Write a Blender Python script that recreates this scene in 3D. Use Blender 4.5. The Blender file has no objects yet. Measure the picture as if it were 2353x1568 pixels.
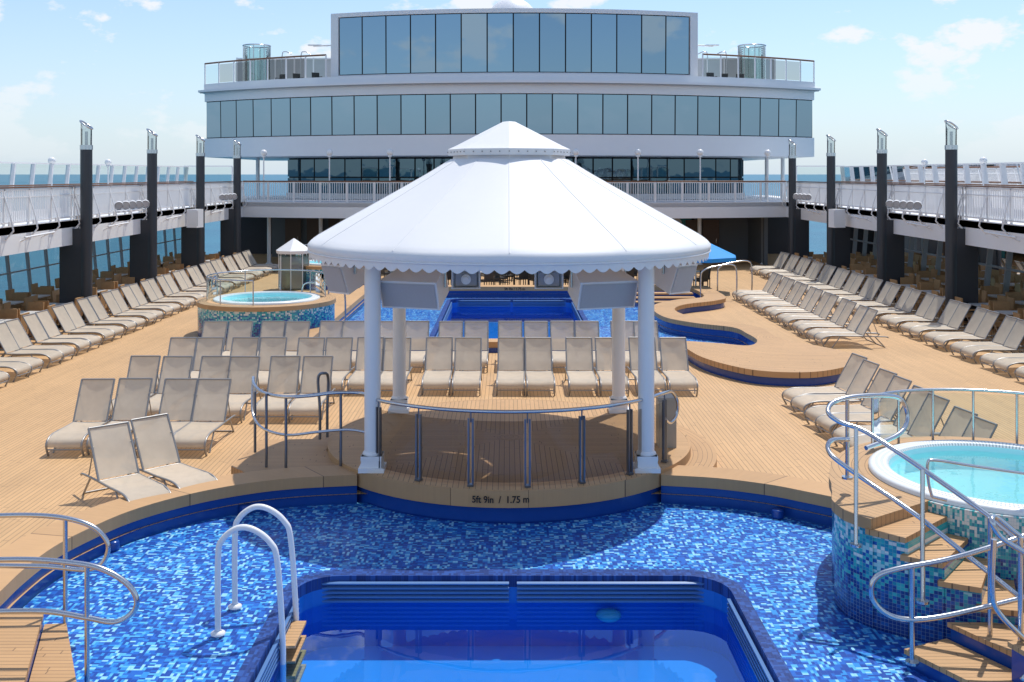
import bpy, math, random
from mathutils import Vector, Matrix
from mathutils.geometry import tessellate_polygon
random.seed(7)
scene=bpy.context.scene
COL=scene.collection
F=2427.0; CX=1166.0; HZ=400.0; H=5.0
def W(px,py,d): return Vector(((px-CX)*d/F, d, H-(py-HZ)*d/F))
def G(px,py,z=0.0):
    d=F*(H-z)/(py-HZ); return Vector(((px-CX)*d/F,d,z))

# ---------------------------------------------------------------- node helper
class NT:
    def __init__(s,tree): s.t=tree; s.n=tree.nodes; s.l=tree.links
    def add(s,ty,**kw):
        n=s.n.new(ty)
        for k,v in kw.items(): setattr(n,k,v)
        return n
    def put(s,sock,v):
        if hasattr(v,'links') or isinstance(v,bpy.types.NodeSocket): s.l.new(v,sock)
        elif v is not None: sock.default_value=v
    def m(s,op,a,b=None,c=None,clamp=False):
        n=s.add('ShaderNodeMath',operation=op); n.use_clamp=clamp
        s.put(n.inputs[0],a)
        if b is not None: s.put(n.inputs[1],b)
        if c is not None: s.put(n.inputs[2],c)
        return n.outputs[0]
    def vm(s,op,a,b=None):
        n=s.add('ShaderNodeVectorMath',operation=op)
        s.put(n.inputs[0],a)
        if b is not None: s.put(n.inputs[1],b)
        return n.outputs[0]
    def comb(s,x,y,z=0.0):
        n=s.add('ShaderNodeCombineXYZ'); s.put(n.inputs[0],x); s.put(n.inputs[1],y); s.put(n.inputs[2],z); return n.outputs[0]
    def sep(s,v):
        n=s.add('ShaderNodeSeparateXYZ'); s.put(n.inputs[0],v); return n.outputs
    def mixc(s,f,a,b,bt='MIX'):
        n=s.add('ShaderNodeMix',data_type='RGBA',blend_type=bt)
        s.put(n.inputs[0],f); s.put(n.inputs[6],a); s.put(n.inputs[7],b); return n.outputs[2]
    def noise(s,vec,scale,detail=3,rough=.5):
        n=s.add('ShaderNodeTexNoise'); s.put(n.inputs['Vector'],vec)
        n.inputs['Scale'].default_value=scale; n.inputs['Detail'].default_value=detail; n.inputs['Roughness'].default_value=rough
        return n.outputs[0]
    def white(s,vec):
        n=s.add('ShaderNodeTexWhiteNoise',noise_dimensions='3D'); s.put(n.inputs['Vector'],vec); return n.outputs[0]
    def ramp(s,f,stops,interp='LINEAR'):
        n=s.add('ShaderNodeValToRGB'); cr=n.color_ramp; cr.interpolation=interp
        while len(cr.elements)<len(stops): cr.elements.new(0.5)
        for e,(p,c) in zip(cr.elements,stops): e.position=p; e.color=c if len(c)==4 else (*c,1)
        s.put(n.inputs[0],f); return n.outputs[0]
    def bump(s,h,strength=.2,dist=.01):
        n=s.add('ShaderNodeBump'); n.inputs['Strength'].default_value=strength; n.inputs['Distance'].default_value=dist
        s.put(n.inputs['Height'],h); return n.outputs[0]
def newmat(name):
    m=bpy.data.materials.new(name); m.use_nodes=True; t=NT(m.node_tree)
    for n in list(t.n): t.n.remove(n)
    out=t.add('ShaderNodeOutputMaterial'); return m,t,out
def c4(c): return (c[0],c[1],c[2],1)
def pbr(name,col,rough=.5,metal=0,var=.08,vscale=1.5,bump=0,bscale=60,spec=.5,coat=0):
    m,t,out=newmat(name)
    p=t.add('ShaderNodeBsdfPrincipled'); g=t.add('ShaderNodeNewGeometry')
    n=t.noise(g.outputs['Position'],vscale,5,.6)
    n2=t.noise(g.outputs['Position'],vscale*9,3,.6)
    f=t.m('MULTIPLY_ADD',t.m('ADD',t.m('MULTIPLY',n,.65),t.m('MULTIPLY',n2,.35)),2*var,1-var)
    cc=t.vm('SCALE',c4(col)[:3]); sc=cc.node; t.put(sc.inputs['Scale'],f)
    t.l.new(cc,p.inputs['Base Color'])
    p.inputs['Roughness'].default_value=rough; p.inputs['Metallic'].default_value=metal
    p.inputs['Specular IOR Level'].default_value=spec; p.inputs['Coat Weight'].default_value=coat
    if bump: t.l.new(t.bump(t.noise(g.outputs['Position'],bscale,3),bump,.01),p.inputs['Normal'])
    t.l.new(p.outputs[0],out.inputs[0]); return m
def plank(name,mode='Y',w=.085,base=(.57,.35,.165),cen=(0,0),seam=.1,L=2.6):
    m,t,out=newmat(name); p=t.add('ShaderNodeBsdfPrincipled'); g=t.add('ShaderNodeNewGeometry')
    x,y,z=t.sep(g.outputs['Position'])
    dx=t.m('SUBTRACT',x,cen[0]); dy=t.m('SUBTRACT',y,cen[1])
    if mode=='Y': u,v=x,y
    elif mode=='X': u,v=y,x
    elif mode=='polar':
        u=t.m('MULTIPLY',t.m('ARCTAN2',dy,dx),3.0); v=t.m('SQRT',t.m('ADD',t.m('MULTIPLY',dx,dx),t.m('MULTIPLY',dy,dy)))
    elif mode=='ring':
        v=t.m('MULTIPLY',t.m('ARCTAN2',dy,dx),3.0); u=t.m('SQRT',t.m('ADD',t.m('MULTIPLY',dx,dx),t.m('MULTIPLY',dy,dy)))
    elif mode=='quad':
        k=t.m('GREATER_THAN',t.m('ABSOLUTE',dx),t.m('ABSOLUTE',dy))
        u=t.m('ADD',t.m('MULTIPLY',k,dy),t.m('MULTIPLY',t.m('SUBTRACT',1,k),dx))
        v=t.m('ADD',t.m('MULTIPLY',k,dx),t.m('MULTIPLY',t.m('SUBTRACT',1,k),dy))
    us=t.m('DIVIDE',u,w); idx=t.m('FLOOR',us); fr=t.m('FRACT',us)
    sm=t.m('LESS_THAN',fr,seam)
    r1=t.white(t.comb(idx,3.1,0))
    vs=t.m('ADD',t.m('DIVIDE',v,L),t.m('MULTIPLY',r1,7.0)); vi=t.m('FLOOR',vs)
    endm=t.m('LESS_THAN',t.m('FRACT',vs),.004)
    r2=t.white(t.comb(idx,vi,1.0))
    gr=t.noise(t.comb(t.m('MULTIPLY',u,40),t.m('MULTIPLY',v,2.5),0),1.0,4)
    big=t.noise(g.outputs['Position'],.45,4,.6)
    f=t.m('ADD',.69,t.m('ADD',t.m('MULTIPLY',r2,.11),t.m('ADD',t.m('MULTIPLY',gr,.18),t.m('MULTIPLY',big,.32))))
    cc=t.vm('SCALE',base); t.put(cc.node.inputs['Scale'],f)
    sea=t.m('MAXIMUM',sm,endm)
    col=t.mixc(t.m('MULTIPLY',sea,.8),cc,(.09,.05,.025,1))
    t.l.new(col,p.inputs['Base Color']); p.inputs['Roughness'].default_value=.62
    t.l.new(t.bump(t.m('SUBTRACT',gr,sea),.25,.004),p.inputs['Normal'])
    t.l.new(p.outputs[0],out.inputs[0]); return m
def glassy(name,tint=(.8,.85,.85),rough=.02,ior=1.45,gl=(1,1,1),bump=0,bs=3,extra=0.0):
    m,t,out=newmat(name)
    tr=t.add('ShaderNodeBsdfTransparent'); tr.inputs[0].default_value=c4(tint)
    gs=t.add('ShaderNodeBsdfGlossy'); gs.inputs['Roughness'].default_value=rough; gs.inputs[0].default_value=c4(gl)
    fr=t.add('ShaderNodeFresnel'); fr.inputs[0].default_value=ior
    if bump:
        g=t.add('ShaderNodeNewGeometry'); b=t.bump(t.noise(g.outputs['Position'],bs,3,.5),bump,.05)
        t.l.new(b,gs.inputs['Normal']); t.l.new(b,fr.inputs['Normal'])
    mx=t.add('ShaderNodeMixShader')
    t.l.new(t.m('ADD',fr.outputs[0],extra,clamp=True) if extra else fr.outputs[0],mx.inputs[0]); t.l.new(tr.outputs[0],mx.inputs[1]); t.l.new(gs.outputs[0],mx.inputs[2])
    t.l.new(mx.outputs[0],out.inputs[0]); return m
def mosaic_floor(name,bw=.09,stops=None,grout=(.06,.16,.38)):
    m,t,out=newmat(name); p=t.add('ShaderNodeBsdfPrincipled'); g=t.add('ShaderNodeNewGeometry')
    x,y,z=t.sep(g.outputs['Position'])
    bx=t.m('DIVIDE',x,bw); by=t.m('DIVIDE',y,bw)
    k=t.m('GREATER_THAN',t.white(t.comb(t.m('FLOOR',bx),t.m('FLOOR',by),5.0)),.5)
    nk=t.m('SUBTRACT',1,k)
    u=t.m('ADD',t.m('MULTIPLY',k,bx),t.m('MULTIPLY',nk,by)); v=t.m('ADD',t.m('MULTIPLY',k,by),t.m('MULTIPLY',nk,bx))
    v2=t.m('MULTIPLY',v,2.0)
    r=t.white(t.comb(t.m('FLOOR',u),t.m('FLOOR',v2),t.m('MULTIPLY',k,9.0)))
    stops=stops or [(0,(.006,.055,.32)),(.34,(.012,.12,.50)),(.60,(.03,.26,.64)),(.76,(.10,.43,.74)),(.88,(.30,.62,.80))]
    col=t.ramp(r,stops,'CONSTANT')
    gm=t.m('MAXIMUM',t.m('LESS_THAN',t.m('FRACT',u),.05),t.m('LESS_THAN',t.m('FRACT',v2),.1))
    col=t.mixc(t.m('MULTIPLY',gm,.5),col,c4(grout))
    t.l.new(col,p.inputs['Base Color']); p.inputs['Roughness'].default_value=.5; p.inputs['Specular IOR Level'].default_value=.3
    t.l.new(p.outputs[0],out.inputs[0]); return m
def mosaic_wall(name,cen,R,z0,z1,cell=.05,stops=None,spread=.7):
    m,t,out=newmat(name); p=t.add('ShaderNodeBsdfPrincipled'); g=t.add('ShaderNodeNewGeometry')
    x,y,z=t.sep(g.outputs['Position'])
    a=t.m('MULTIPLY',t.m('ARCTAN2',t.m('SUBTRACT',y,cen[1]),t.m('SUBTRACT',x,cen[0])),R/cell)
    zz=t.m('DIVIDE',z,cell)
    r=t.white(t.comb(t.m('FLOOR',a),t.m('FLOOR',zz),2.0))
    zn=t.m('DIVIDE',t.m('SUBTRACT',z,z0),z1-z0)
    val=t.m('ADD',zn,t.m('MULTIPLY',t.m('SUBTRACT',r,.5),spread))
    stops=stops or [(0,(.008,.04,.22)),(.27,(.012,.09,.36)),(.46,(.015,.26,.38)),(.64,(.04,.42,.45)),(.82,(.35,.62,.63)),(.95,(.72,.74,.70))]
    col=t.ramp(val,stops,'CONSTANT')
    gm=t.m('MAXIMUM',t.m('LESS_THAN',t.m('FRACT',a),.08),t.m('LESS_THAN',t.m('FRACT',zz),.08))
    col=t.mixc(t.m('MULTIPLY',gm,.6),col,(.3,.4,.45,1))
    t.l.new(col,p.inputs['Base Color']); p.inputs['Roughness'].default_value=.2
    t.l.new(p.outputs[0],out.inputs[0]); return m
GC=(0.03,18.65)
white=pbr('white_paint',(.80,.80,.80),.38,var=.05,vscale=.8)
whitewall=pbr('superstructure_paint',(.81,.81,.82),.45,var=.05,vscale=.35)
canvas=pbr('white_canvas',(.76,.76,.765),.6,var=.04,vscale=1.2,bump=.05,bscale=3)
teak=plank('teak_deck','Y')
teakq=plank('teak_platform','quad',.085,(.52,.315,.15),GC)
teakx=plank('teak_treads','X',.075,(.50,.295,.135))
copm=plank('teak_coping','polar',1.1,(.52,.31,.145),(0.0,12.5),.008,99)
copf=plank('teak_bench','ring',.09,(.52,.31,.145),(8,30),.1)
teakring=plank('teak_ring','ring',.08,(.50,.30,.14),GC,.08)
steel=pbr('stainless_steel',(.58,.59,.61),.22,1.0,var=.06,vscale=5)
dsteel=pbr('post_steel',(.20,.23,.28),.3,.9,var=.06,vscale=5)
alu=pbr('lounger_aluminium',(.33,.32,.31),.42,.6,var=.06)
darkpil=pbr('dark_slate_paint',(.035,.038,.045),.38,var=.15,vscale=1)
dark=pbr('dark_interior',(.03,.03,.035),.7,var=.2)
greyp=pbr('grey_paint',(.35,.36,.37),.5)
navy=pbr('navy_tile',(.008,.06,.29),.22,var=.15,vscale=6)
rimtile=mosaic_floor('navy_rim_tile',.06,[(0,(.006,.03,.16)),(.35,(.010,.045,.22)),(.7,(.02,.08,.32))],(.05,.10,.22))
poolblue=pbr('pool_paint',(.005,.27,.78),.4,var=.10,vscale=1.2)
poolwall=pbr('pool_wall_paint',(.003,.14,.54),.4,var=.10,vscale=1.2)
tubshell=pbr('tub_acrylic',(.80,.82,.81),.25,var=.03)
tubaqua=pbr('tub_interior',(.50,.84,.87),.3,var=.06,vscale=2)
lampm=pbr('pool_lamp_lens',(.12,.50,.58),.4)
wicker=pbr('brown_wicker',(.46,.27,.12),.6,var=.3,vscale=14,bump=.4,bscale=90)
tabletop=pbr('table_top',(.66,.65,.63),.35)
blackm=pbr('black_rubber',(.03,.03,.03),.5)
textm=pbr('black_lettering',(.015,.012,.012),.6)
speakg=pbr('speaker_grille',(.42,.42,.44),.6,var=.1,vscale=30)
bluecloth=pbr('blue_umbrella_cloth',(.02,.30,.75),.7)
tealw=mosaic_wall('teal_mosaic_panel',(-60,-60),90,-2,4.5,.06,None,.5)
brownrail=pbr('varnished_wood',(.20,.09,.04),.4)
gold=pbr('beige_bin_paint',(.42,.38,.31),.45)
doorm=pbr('brown_door',(.12,.07,.045),.45)
railglass=glassy('clear_rail_glass',(.82,.90,.89),ior=1.2)
smoke=glassy('smoked_rail_glass',(.60,.585,.555),ior=1.3)
sideglass=glassy('sea_window_glass',(.68,.80,.80),extra=.02)
water=glassy('pool_water',(.74,.94,.99),.01,1.33,gl=(.66,.84,1),bump=.03,bs=1.1,extra=.09)
shallow=glassy('shallow_water',(.96,.99,1),.02,1.06)
tubwater=glassy('tub_water',(.80,.97,.98),.02,1.33,bump=.2,bs=2.5)
floorm=mosaic_floor('blue_mosaic',.066)
def sling(name,col):
    m,t,out=newmat(name); p=t.add('ShaderNodeBsdfPrincipled'); g=t.add('ShaderNodeNewGeometry'); oi=t.add('ShaderNodeObjectInfo')
    n=t.noise(g.outputs['Position'],6,4)
    f=t.m('ADD',t.m('MULTIPLY_ADD',n,.22,.80),t.m('MULTIPLY',oi.outputs['Random'],.12))
    cc=t.vm('SCALE',col); t.put(cc.node.inputs['Scale'],f)
    t.l.new(cc,p.inputs['Base Color']); p.inputs['Roughness'].default_value=.75
    t.l.new(t.bump(t.noise(g.outputs['Position'],250,2),.2,.002),p.inputs['Normal'])
    tl=t.add('ShaderNodeBsdfTranslucent'); t.l.new(cc,tl.inputs[0])
    mx=t.add('ShaderNodeMixShader'); mx.inputs[0].default_value=.26
    t.l.new(p.outputs[0],mx.inputs[1]); t.l.new(tl.outputs[0],mx.inputs[2])
    tp=t.add('ShaderNodeBsdfTransparent'); m2=t.add('ShaderNodeMixShader'); m2.inputs[0].default_value=.10
    t.l.new(mx.outputs[0],m2.inputs[1]); t.l.new(tp.outputs[0],m2.inputs[2])
    t.l.new(m2.outputs[0],out.inputs[0]); return m
fabric=sling('taupe_sling_fabric',(.68,.595,.475))
def facade_glass(name,tint,bs=.5,bst=.05):
    m,t,out=newmat(name); p=t.add('ShaderNodeBsdfPrincipled'); g=t.add('ShaderNodeNewGeometry'); oi=t.add('ShaderNodeObjectInfo')
    f=t.m('MULTIPLY_ADD',oi.outputs['Random'],.12,.94)
    cc=t.vm('SCALE',tint); t.put(cc.node.inputs['Scale'],f)
    t.l.new(cc,p.inputs['Base Color']); p.inputs['Metallic'].default_value=1; p.inputs['Roughness'].default_value=.02
    t.l.new(t.bump(t.noise(g.outputs['Position'],bs,2),bst,.05),p.inputs['Normal'])
    t.l.new(p.outputs[0],out.inputs[0]); return m
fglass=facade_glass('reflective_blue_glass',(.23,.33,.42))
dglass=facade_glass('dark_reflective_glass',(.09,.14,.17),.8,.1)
def grille(name,cen):
    m,t,out=newmat(name); p=t.add('ShaderNodeBsdfPrincipled'); g=t.add('ShaderNodeNewGeometry')
    x,y,z=t.sep(g.outputs['Position'])
    dx=t.m('SUBTRACT',x,cen[0]); dy=t.m('SUBTRACT',y,cen[1])
    a=t.m('MULTIPLY',t.m('ARCTAN2',dy,dx),1.5/.045); r=t.m('SQRT',t.m('ADD',t.m('MULTIPLY',dx,dx),t.m('MULTIPLY',dy,dy)))
    k=t.m('MULTIPLY',t.m('LESS_THAN',t.m('FRACT',a),.4),t.m('LESS_THAN',t.m('FRACT',t.m('DIVIDE',r,.07)),.6))
    t.l.new(t.mixc(t.m('MULTIPLY',k,.7),(.80,.81,.80,1),(.25,.30,.32,1)),p.inputs['Base Color'])
    p.inputs['Roughness'].default_value=.4; t.l.new(p.outputs[0],out.inputs[0]); return m

# ---------------------------------------------------------------- mesh helper
class MB:
    def __init__(s): s.v=[]; s.f=[]; s.sm=[]
    def add(s,vs,fs,smooth=False):
        o=len(s.v); s.v+= [tuple(v) for v in vs]; s.f+=[tuple(i+o for i in f) for f in fs]; s.sm+=[smooth]*len(fs); return s
    def box(s,c,size,rz=0,rx=0,ry=0,taper=1.0):
        M=Matrix.Rotation(rz,3,'Z')@Matrix.Rotation(ry,3,'Y')@Matrix.Rotation(rx,3,'X'); c=Vector(c)
        vs=[]
        for dz in (-.5,.5):
            k=1 if dz<0 else taper
            for dx,dy in ((-.5,-.5),(.5,-.5),(.5,.5),(-.5,.5)):
                vs.append(c+M@Vector((dx*size[0]*k,dy*size[1]*k,dz*size[2])))
        return s.add(vs,[(0,3,2,1),(4,5,6,7),(0,1,5,4),(1,2,6,5),(2,3,7,6),(3,0,4,7)])
    def cyl(s,p0,p1,r,r2=None,n=12,caps=True):
        return s.tube([p0,p1],r,n,r2=r2,caps=caps)
    def tube(s,pts,r,n=8,r2=None,caps=True,closed=False):
        pts=[Vector(p) for p in pts]; m=len(pts); vs=[]; up=None
        for i,p in enumerate(pts):
            if closed: t=(pts[(i+1)%m]-pts[i-1]).normalized()
            elif i==0: t=(pts[1]-pts[0]).normalized()
            elif i==m-1: t=(pts[-1]-pts[-2]).normalized()
            else: t=((pts[i+1]-p).normalized()+(p-pts[i-1]).normalized()).normalized()
            if up is None:
                a=Vector((0,0,1)) if abs(t.z)<.9 else Vector((1,0,0)); up=(a-t*a.dot(t)).normalized()
            else:
                up=(up-t*up.dot(t)); up=up.normalized() if up.length>1e-6 else t.orthogonal().normalized()
            b=t.cross(up); rr=r if r2 is None else r+(r2-r)*i/(m-1)
            for k in range(n):
                a=2*math.pi*k/n; vs.append(p+up*(rr*math.cos(a))+b*(rr*math.sin(a)))
        fs=[]
        for i in range(m if closed else m-1):
            j=(i+1)%m
            for k in range(n): fs.append((i*n+k,i*n+(k+1)%n,j*n+(k+1)%n,j*n+k))
        s.add(vs,fs,True)
        if caps and not closed:
            s.add(vs[:n],[tuple(range(n))[::-1]]); s.add(vs[-n:],[tuple(range(n))])
        return s
    def lathe(s,prof,c,n=48,a0=0,a1=2*math.pi,smooth=True,flat=False):
        full=abs(a1-a0-2*math.pi)<1e-6; k=n if full else n+1; vs=[]
        for r,z in prof:
            for i in range(k):
                a=a0+(a1-a0)*i/n; vs.append((c[0]+r*math.cos(a),c[1]+r*math.sin(a),z+(c[2] if len(c)>2 else 0)))
        fs=[]
        for j in range(len(prof)-1):
            for i in range(n):
                i2=(i+1)%k if full else i+1
                fs.append((j*k+i,j*k+i2,(j+1)*k+i2,(j+1)*k+i))
        return s.add(vs,fs,smooth)
    def sector(s,c,r0,r1,z0,z1,a0,a1,n=24):
        full=abs(a1-a0-2*math.pi)<1e-6
        f1=r1 if callable(r1) else (lambda a:r1)
        f0=r0 if callable(r0) else (lambda a:r0)
        A=[];B=[]
        for i in range(n+1):
            a=a0+(a1-a0)*i/n
            A.append((c[0]+f1(a)*math.cos(a),c[1]+f1(a)*math.sin(a))); B.append((c[0]+f0(a)*math.cos(a),c[1]+f0(a)*math.sin(a)))
        return s.strip(A,B,z0,z1,not full)
    def strip(s,A,B,z0,z1,ends=True):
        n=len(A); vs=[(*a,z1) for a in A]+[(*b,z1) for b in B]+[(*a,z0) for a in A]+[(*b,z0) for b in B]; fs=[]
        for i in range(n-1):
            fs+=[(i,i+1,n+i+1,n+i),(2*n+i,3*n+i,3*n+i+1,2*n+i+1),(i,2*n+i,2*n+i+1,i+1),(n+i,n+i+1,3*n+i+1,3*n+i)]
        if ends: fs+=[(0,n,3*n,2*n),(n-1,3*n-1,4*n-1,2*n-1)]
        return s.add(vs,fs)
    def prism(s,poly,z0,z1,bottom=True):
        n=len(poly); P=[Vector((p[0],p[1],0)) for p in poly]; tr=tessellate_polygon([P])
        vs=[(p[0],p[1],z1) for p in poly]+[(p[0],p[1],z0) for p in poly]
        fs=[tuple(t) for t in tr]+([tuple(i+n for i in t[::-1]) for t in tr] if bottom else [])
        for i in range(n): j=(i+1)%n; fs.append((i,n+i,n+j,j))
        return s.add(vs,fs)
    def sheet(s,loops,z):
        L=[[Vector((p[0],p[1],0)) for p in lp] for lp in loops]; tr=tessellate_polygon(L)
        vs=[(p.x,p.y,z) for lp in L for p in lp]; fs=[]
        for t in tr:
            a,b,c=[Vector(vs[i]) for i in t]
            fs.append(tuple(t) if (b-a).cross(c-a).z>0 else tuple(t[::-1]))
        return s.add(vs,fs)
    def sphere(s,c,r,n=16,m=10,sz=1):
        prof=[(max(1e-4,r*math.sin(math.pi*i/m)),-r*sz*math.cos(math.pi*i/m)) for i in range(m+1)]
        return s.lathe(prof,c,n)
    def mesh(s,name,mat,off=(0,0,0)):
        me=bpy.data.meshes.new(name)
        me.from_pydata([(v[0]-off[0],v[1]-off[1],v[2]-off[2]) for v in s.v],[],s.f)
        me.polygons.foreach_set('use_smooth',s.sm); me.update()
        for mm in (mat if isinstance(mat,(list,tuple)) else [mat]): me.materials.append(mm)
        return me
def link(o): COL.objects.link(o); return o
def tag(o,label=None,cat=None,group=None,kind=None):
    if label: o['label']=label
    if cat: o['category']=cat
    if group: o['group']=group
    if kind: o['kind']=kind
    return o
def thing(name,label,cat,loc=(0,0,0),group=None):
    o=bpy.data.objects.new(name,None); o.empty_display_size=.2; o.location=loc; link(o); return tag(o,label,cat,group)
def part(root,name,mb,mat,label=None,local=False):
    o=bpy.data.objects.new(name,mb.mesh(name,mat)); link(o); o.parent=root
    if root.parent is None:
        if not local: o.location=-root.location
    if label: o['label']=label
    return o
def single(name,mb,mat,label=None,cat=None,group=None,kind=None,origin=True):
    off=(0,0,0)
    if origin and mb.v and kind is None:
        xs=[v[0] for v in mb.v]; ys=[v[1] for v in mb.v]; zs=[v[2] for v in mb.v]
        off=((min(xs)+max(xs))/2,(min(ys)+max(ys))/2,min(zs))
    o=bpy.data.objects.new(name,mb.mesh(name,mat,off)); o.location=off; link(o); return tag(o,label,cat,group,kind)
def repeat(root,places,group=None):
    kids=list(root.children)
    if group: root['group']=group
    res=[root]
    for i,(loc,rz) in enumerate(places):
        if i==0: root.location=loc; root.rotation_euler=(0,0,rz); continue
        r=root.copy(); COL.objects.link(r); r.location=loc; r.rotation_euler=(0,0,rz)
        for k in kids:
            q=k.copy(); COL.objects.link(q); q.parent=r
        res.append(r)
    return res
def smooth(pts,k=6,closed=False):
    P=[Vector(p) for p in pts]; out=[]; n=len(P)
    for i in range(n if closed else n-1):
        p0=P[i-1] if (i>0 or closed) else P[0]; p1=P[i]; p2=P[(i+1)%n]; p3=P[(i+2)%n] if (i+2<n or closed) else P[-1]
        for j in range(k):
            t=j/k; out.append(.5*((2*p1)+(-p0+p2)*t+(2*p0-5*p1+4*p2-p3)*t*t+(-p0+3*p1-3*p2+p3)*t**3))
    if not closed: out.append(P[-1])
    return out
def offset(path,d):
    P=[Vector((p[0],p[1])) for p in path]; out=[]
    for i,p in enumerate(P):
        a=P[max(0,i-1)]; b=P[min(len(P)-1,i+1)]; t=(b-a).normalized(); out.append((p.x-t.y*d,p.y+t.x*d))
    return out
def sm2(path,k=5): return [(p.x,p.y) for p in smooth([(a[0],a[1],0) for a in path],k)]

c0=.375
# ---------------------------------------------------------------- near splash pool
left=sm2([(-5.65,7.0),(-5.68,9.5),(-5.7,11.6),(-5.75,12.5),(-5.72,13.3),(-5.55,14.0),(-5.28,14.7),(-4.86,15.3),(-4.33,15.8),(-3.72,16.17),(-3.15,16.36),(-2.35,16.5)])
right=sm2([(2.4,16.5),(3.25,16.32),(3.97,15.98),(4.4,15.65),(5.0,15.15)])
near_hole=left+[(-1.5,16.45),(0,16.1),(1.5,16.45)]+right+[(5.5,14.6),(6.3,12.6),(7.0,11.9),(7.4,10.5),(7.4,7.0)]
far_r=sm2([(4.75,29.6),(5.8,29.1),(6.55,28.7),(7.0,29.6),(7.0,30.9),(6.85,32.1),(5.9,33.0),(5.15,34.3),(5.0,36.2),(5.3,37.8),(6.3,39.2),(7.4,40.0),(7.6,42.0),(7.4,44.0)])
far_hole=[(-5.6,44.0),(-5.6,29.6)]+far_r
deck_outline=[(-18.4,3),(19.0,3),(19.0,75),(-18.4,75)]
single('deck',MB().sheet([deck_outline,near_hole,far_hole],0.0),teak,kind='structure')
def rrect(x0,x1,y0,y1,r,n=6):
    pts=[]
    for cx,cy,a in ((x1-r,y1-r,0),(x0+r,y1-r,math.pi/2),(x0+r,y0+r,math.pi),(x1-r,y0+r,1.5*math.pi)):
        for i in range(n+1): pts.append((cx+r*math.cos(a+math.pi/2*i/n),cy+r*math.sin(a+math.pi/2*i/n)))
    return pts
SF=-.15
louv=pbr('blue_grey_louvre',(.09,.20,.42),.35)
def pool(x0,x1,y0,y1,region,lab,wz=-.45,fz=-1.0,rs=.16,rf=.22):
    inner=rrect(x0,x1,y0,y1,.5); outer=rrect(x0-rs,x1+rs,y0-rf,y1+rf,.66)
    single('splash_floor',MB().sheet([region,outer],SF),floorm,kind='structure')
    root=thing('swimming_pool',lab,'pool',((x0+x1)/2,(y0+y1)/2,fz))
    part(root,'pool_rim',MB().strip(outer+outer[:1],inner+inner[:1],SF-.1,SF+.045,False),rimtile)
    n=len(inner); vs=[(*p,SF-.0999) for p in inner]+[(*p,fz) for p in inner]
    part(root,'pool_shell',MB().add(vs,[(i,(i+1)%n,n+(i+1)%n,n+i) for i in range(n)]),poolwall)
    part(root,'pool_bottom',MB().sheet([inner],fz),poolblue)
    part(root,'water_surface',MB().sheet([inner],wz),water)
    for (a,b) in ((x0+.2,(x0+x1)/2-.05),((x0+x1)/2+.05,x1-.1)):
        g=MB()
        for i in range(5): g.box(((a+b)/2,y1-.045,wz+.045+i*.055),(b-a,.04,.022),rx=.3)
        part(root,'overflow_grille',g,louv)
    for xx in (x0+.045,x1-.045):
        g=MB()
        for i in range(5): g.box((xx,(y0+y1)/2,wz+.045+i*.055),(.04,y1-y0-1.1,.022))
        part(root,'overflow_grille',g,louv)
    single('shallow_water',MB().sheet([region,rrect(x0-rs,x1+rs,y0-rf,y1+rf,.66)],SF+.03),shallow,kind='structure')
    return root
near_pool=pool(-2.60,2.74,6.0,13.42,near_hole,'deep blue rectangular pool with navy tiled rim')
far_pool=pool(-2.3,2.65,31.3,43.2,far_hole,'far rectangular blue pool behind rows of sun loungers')
part(near_pool,'pool_lamp',MB().sphere((1.28,13.36,-.58),.16,20,10,.42),lampm)
def coping(path,w,lab,zt=.3,side=1,mat=copm):
    inn=path; out=offset(path,w*side); r=thing('pool_coping',lab,'pool edge',(path[len(path)//2][0],path[len(path)//2][1],0))
    part(r,'coping_board',MB().strip(out,inn,zt-.17,zt),mat)
    part(r,'tiled_skirt',MB().strip(offset(path,(w-.03)*side),offset(path,.03*side),SF-.05,zt-.171),navy)
    return r
coping(left,.6,'curved teak coping with navy tiled skirt beside splash pool')
coping(right,.6,'short curved teak coping running from gazebo to hot tub')
coping([(4.8,29.55),(-5.6,29.55)],-.6,'straight teak coping behind the loungers')
coping([(-5.6,29.0),(-5.6,44.6)],.5,'teak coping along the far splash pool')
fc=coping([(-5.6,44.0),(7.6,44.0)],.7,'far teak coping with depth marking')
outp=sm2([(4.75,28.7),(4.95,26.9),(5.55,25.5),(6.25,24.9),(7.3,24.9),(8.4,25.8),(8.95,27.2),(8.5,28.5),(7.85,29.5),(7.7,30.7),(7.7,32.0),(7.1,33.1),(6.3,33.9),(5.8,35.3),(5.8,36.6),(6.4,37.8),(7.7,38.9),(8.3,40.2),(8.3,44)])
bench=thing('winding_bench','S-shaped raised teak bench wrapping the far splash pool','bench',(7,30,0))
poly=outp+far_r[::-1]
part(bench,'bench_top',MB().prism(poly,.2,.34),copf)
part(bench,'tiled_skirt',MB().strip(offset(outp,.06),offset(outp,.12),0,.2),navy)
part(bench,'pool_side_skirt',MB().strip(offset(far_r,-.03),offset(far_r,-.1),SF-.05,.2),navy)

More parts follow.
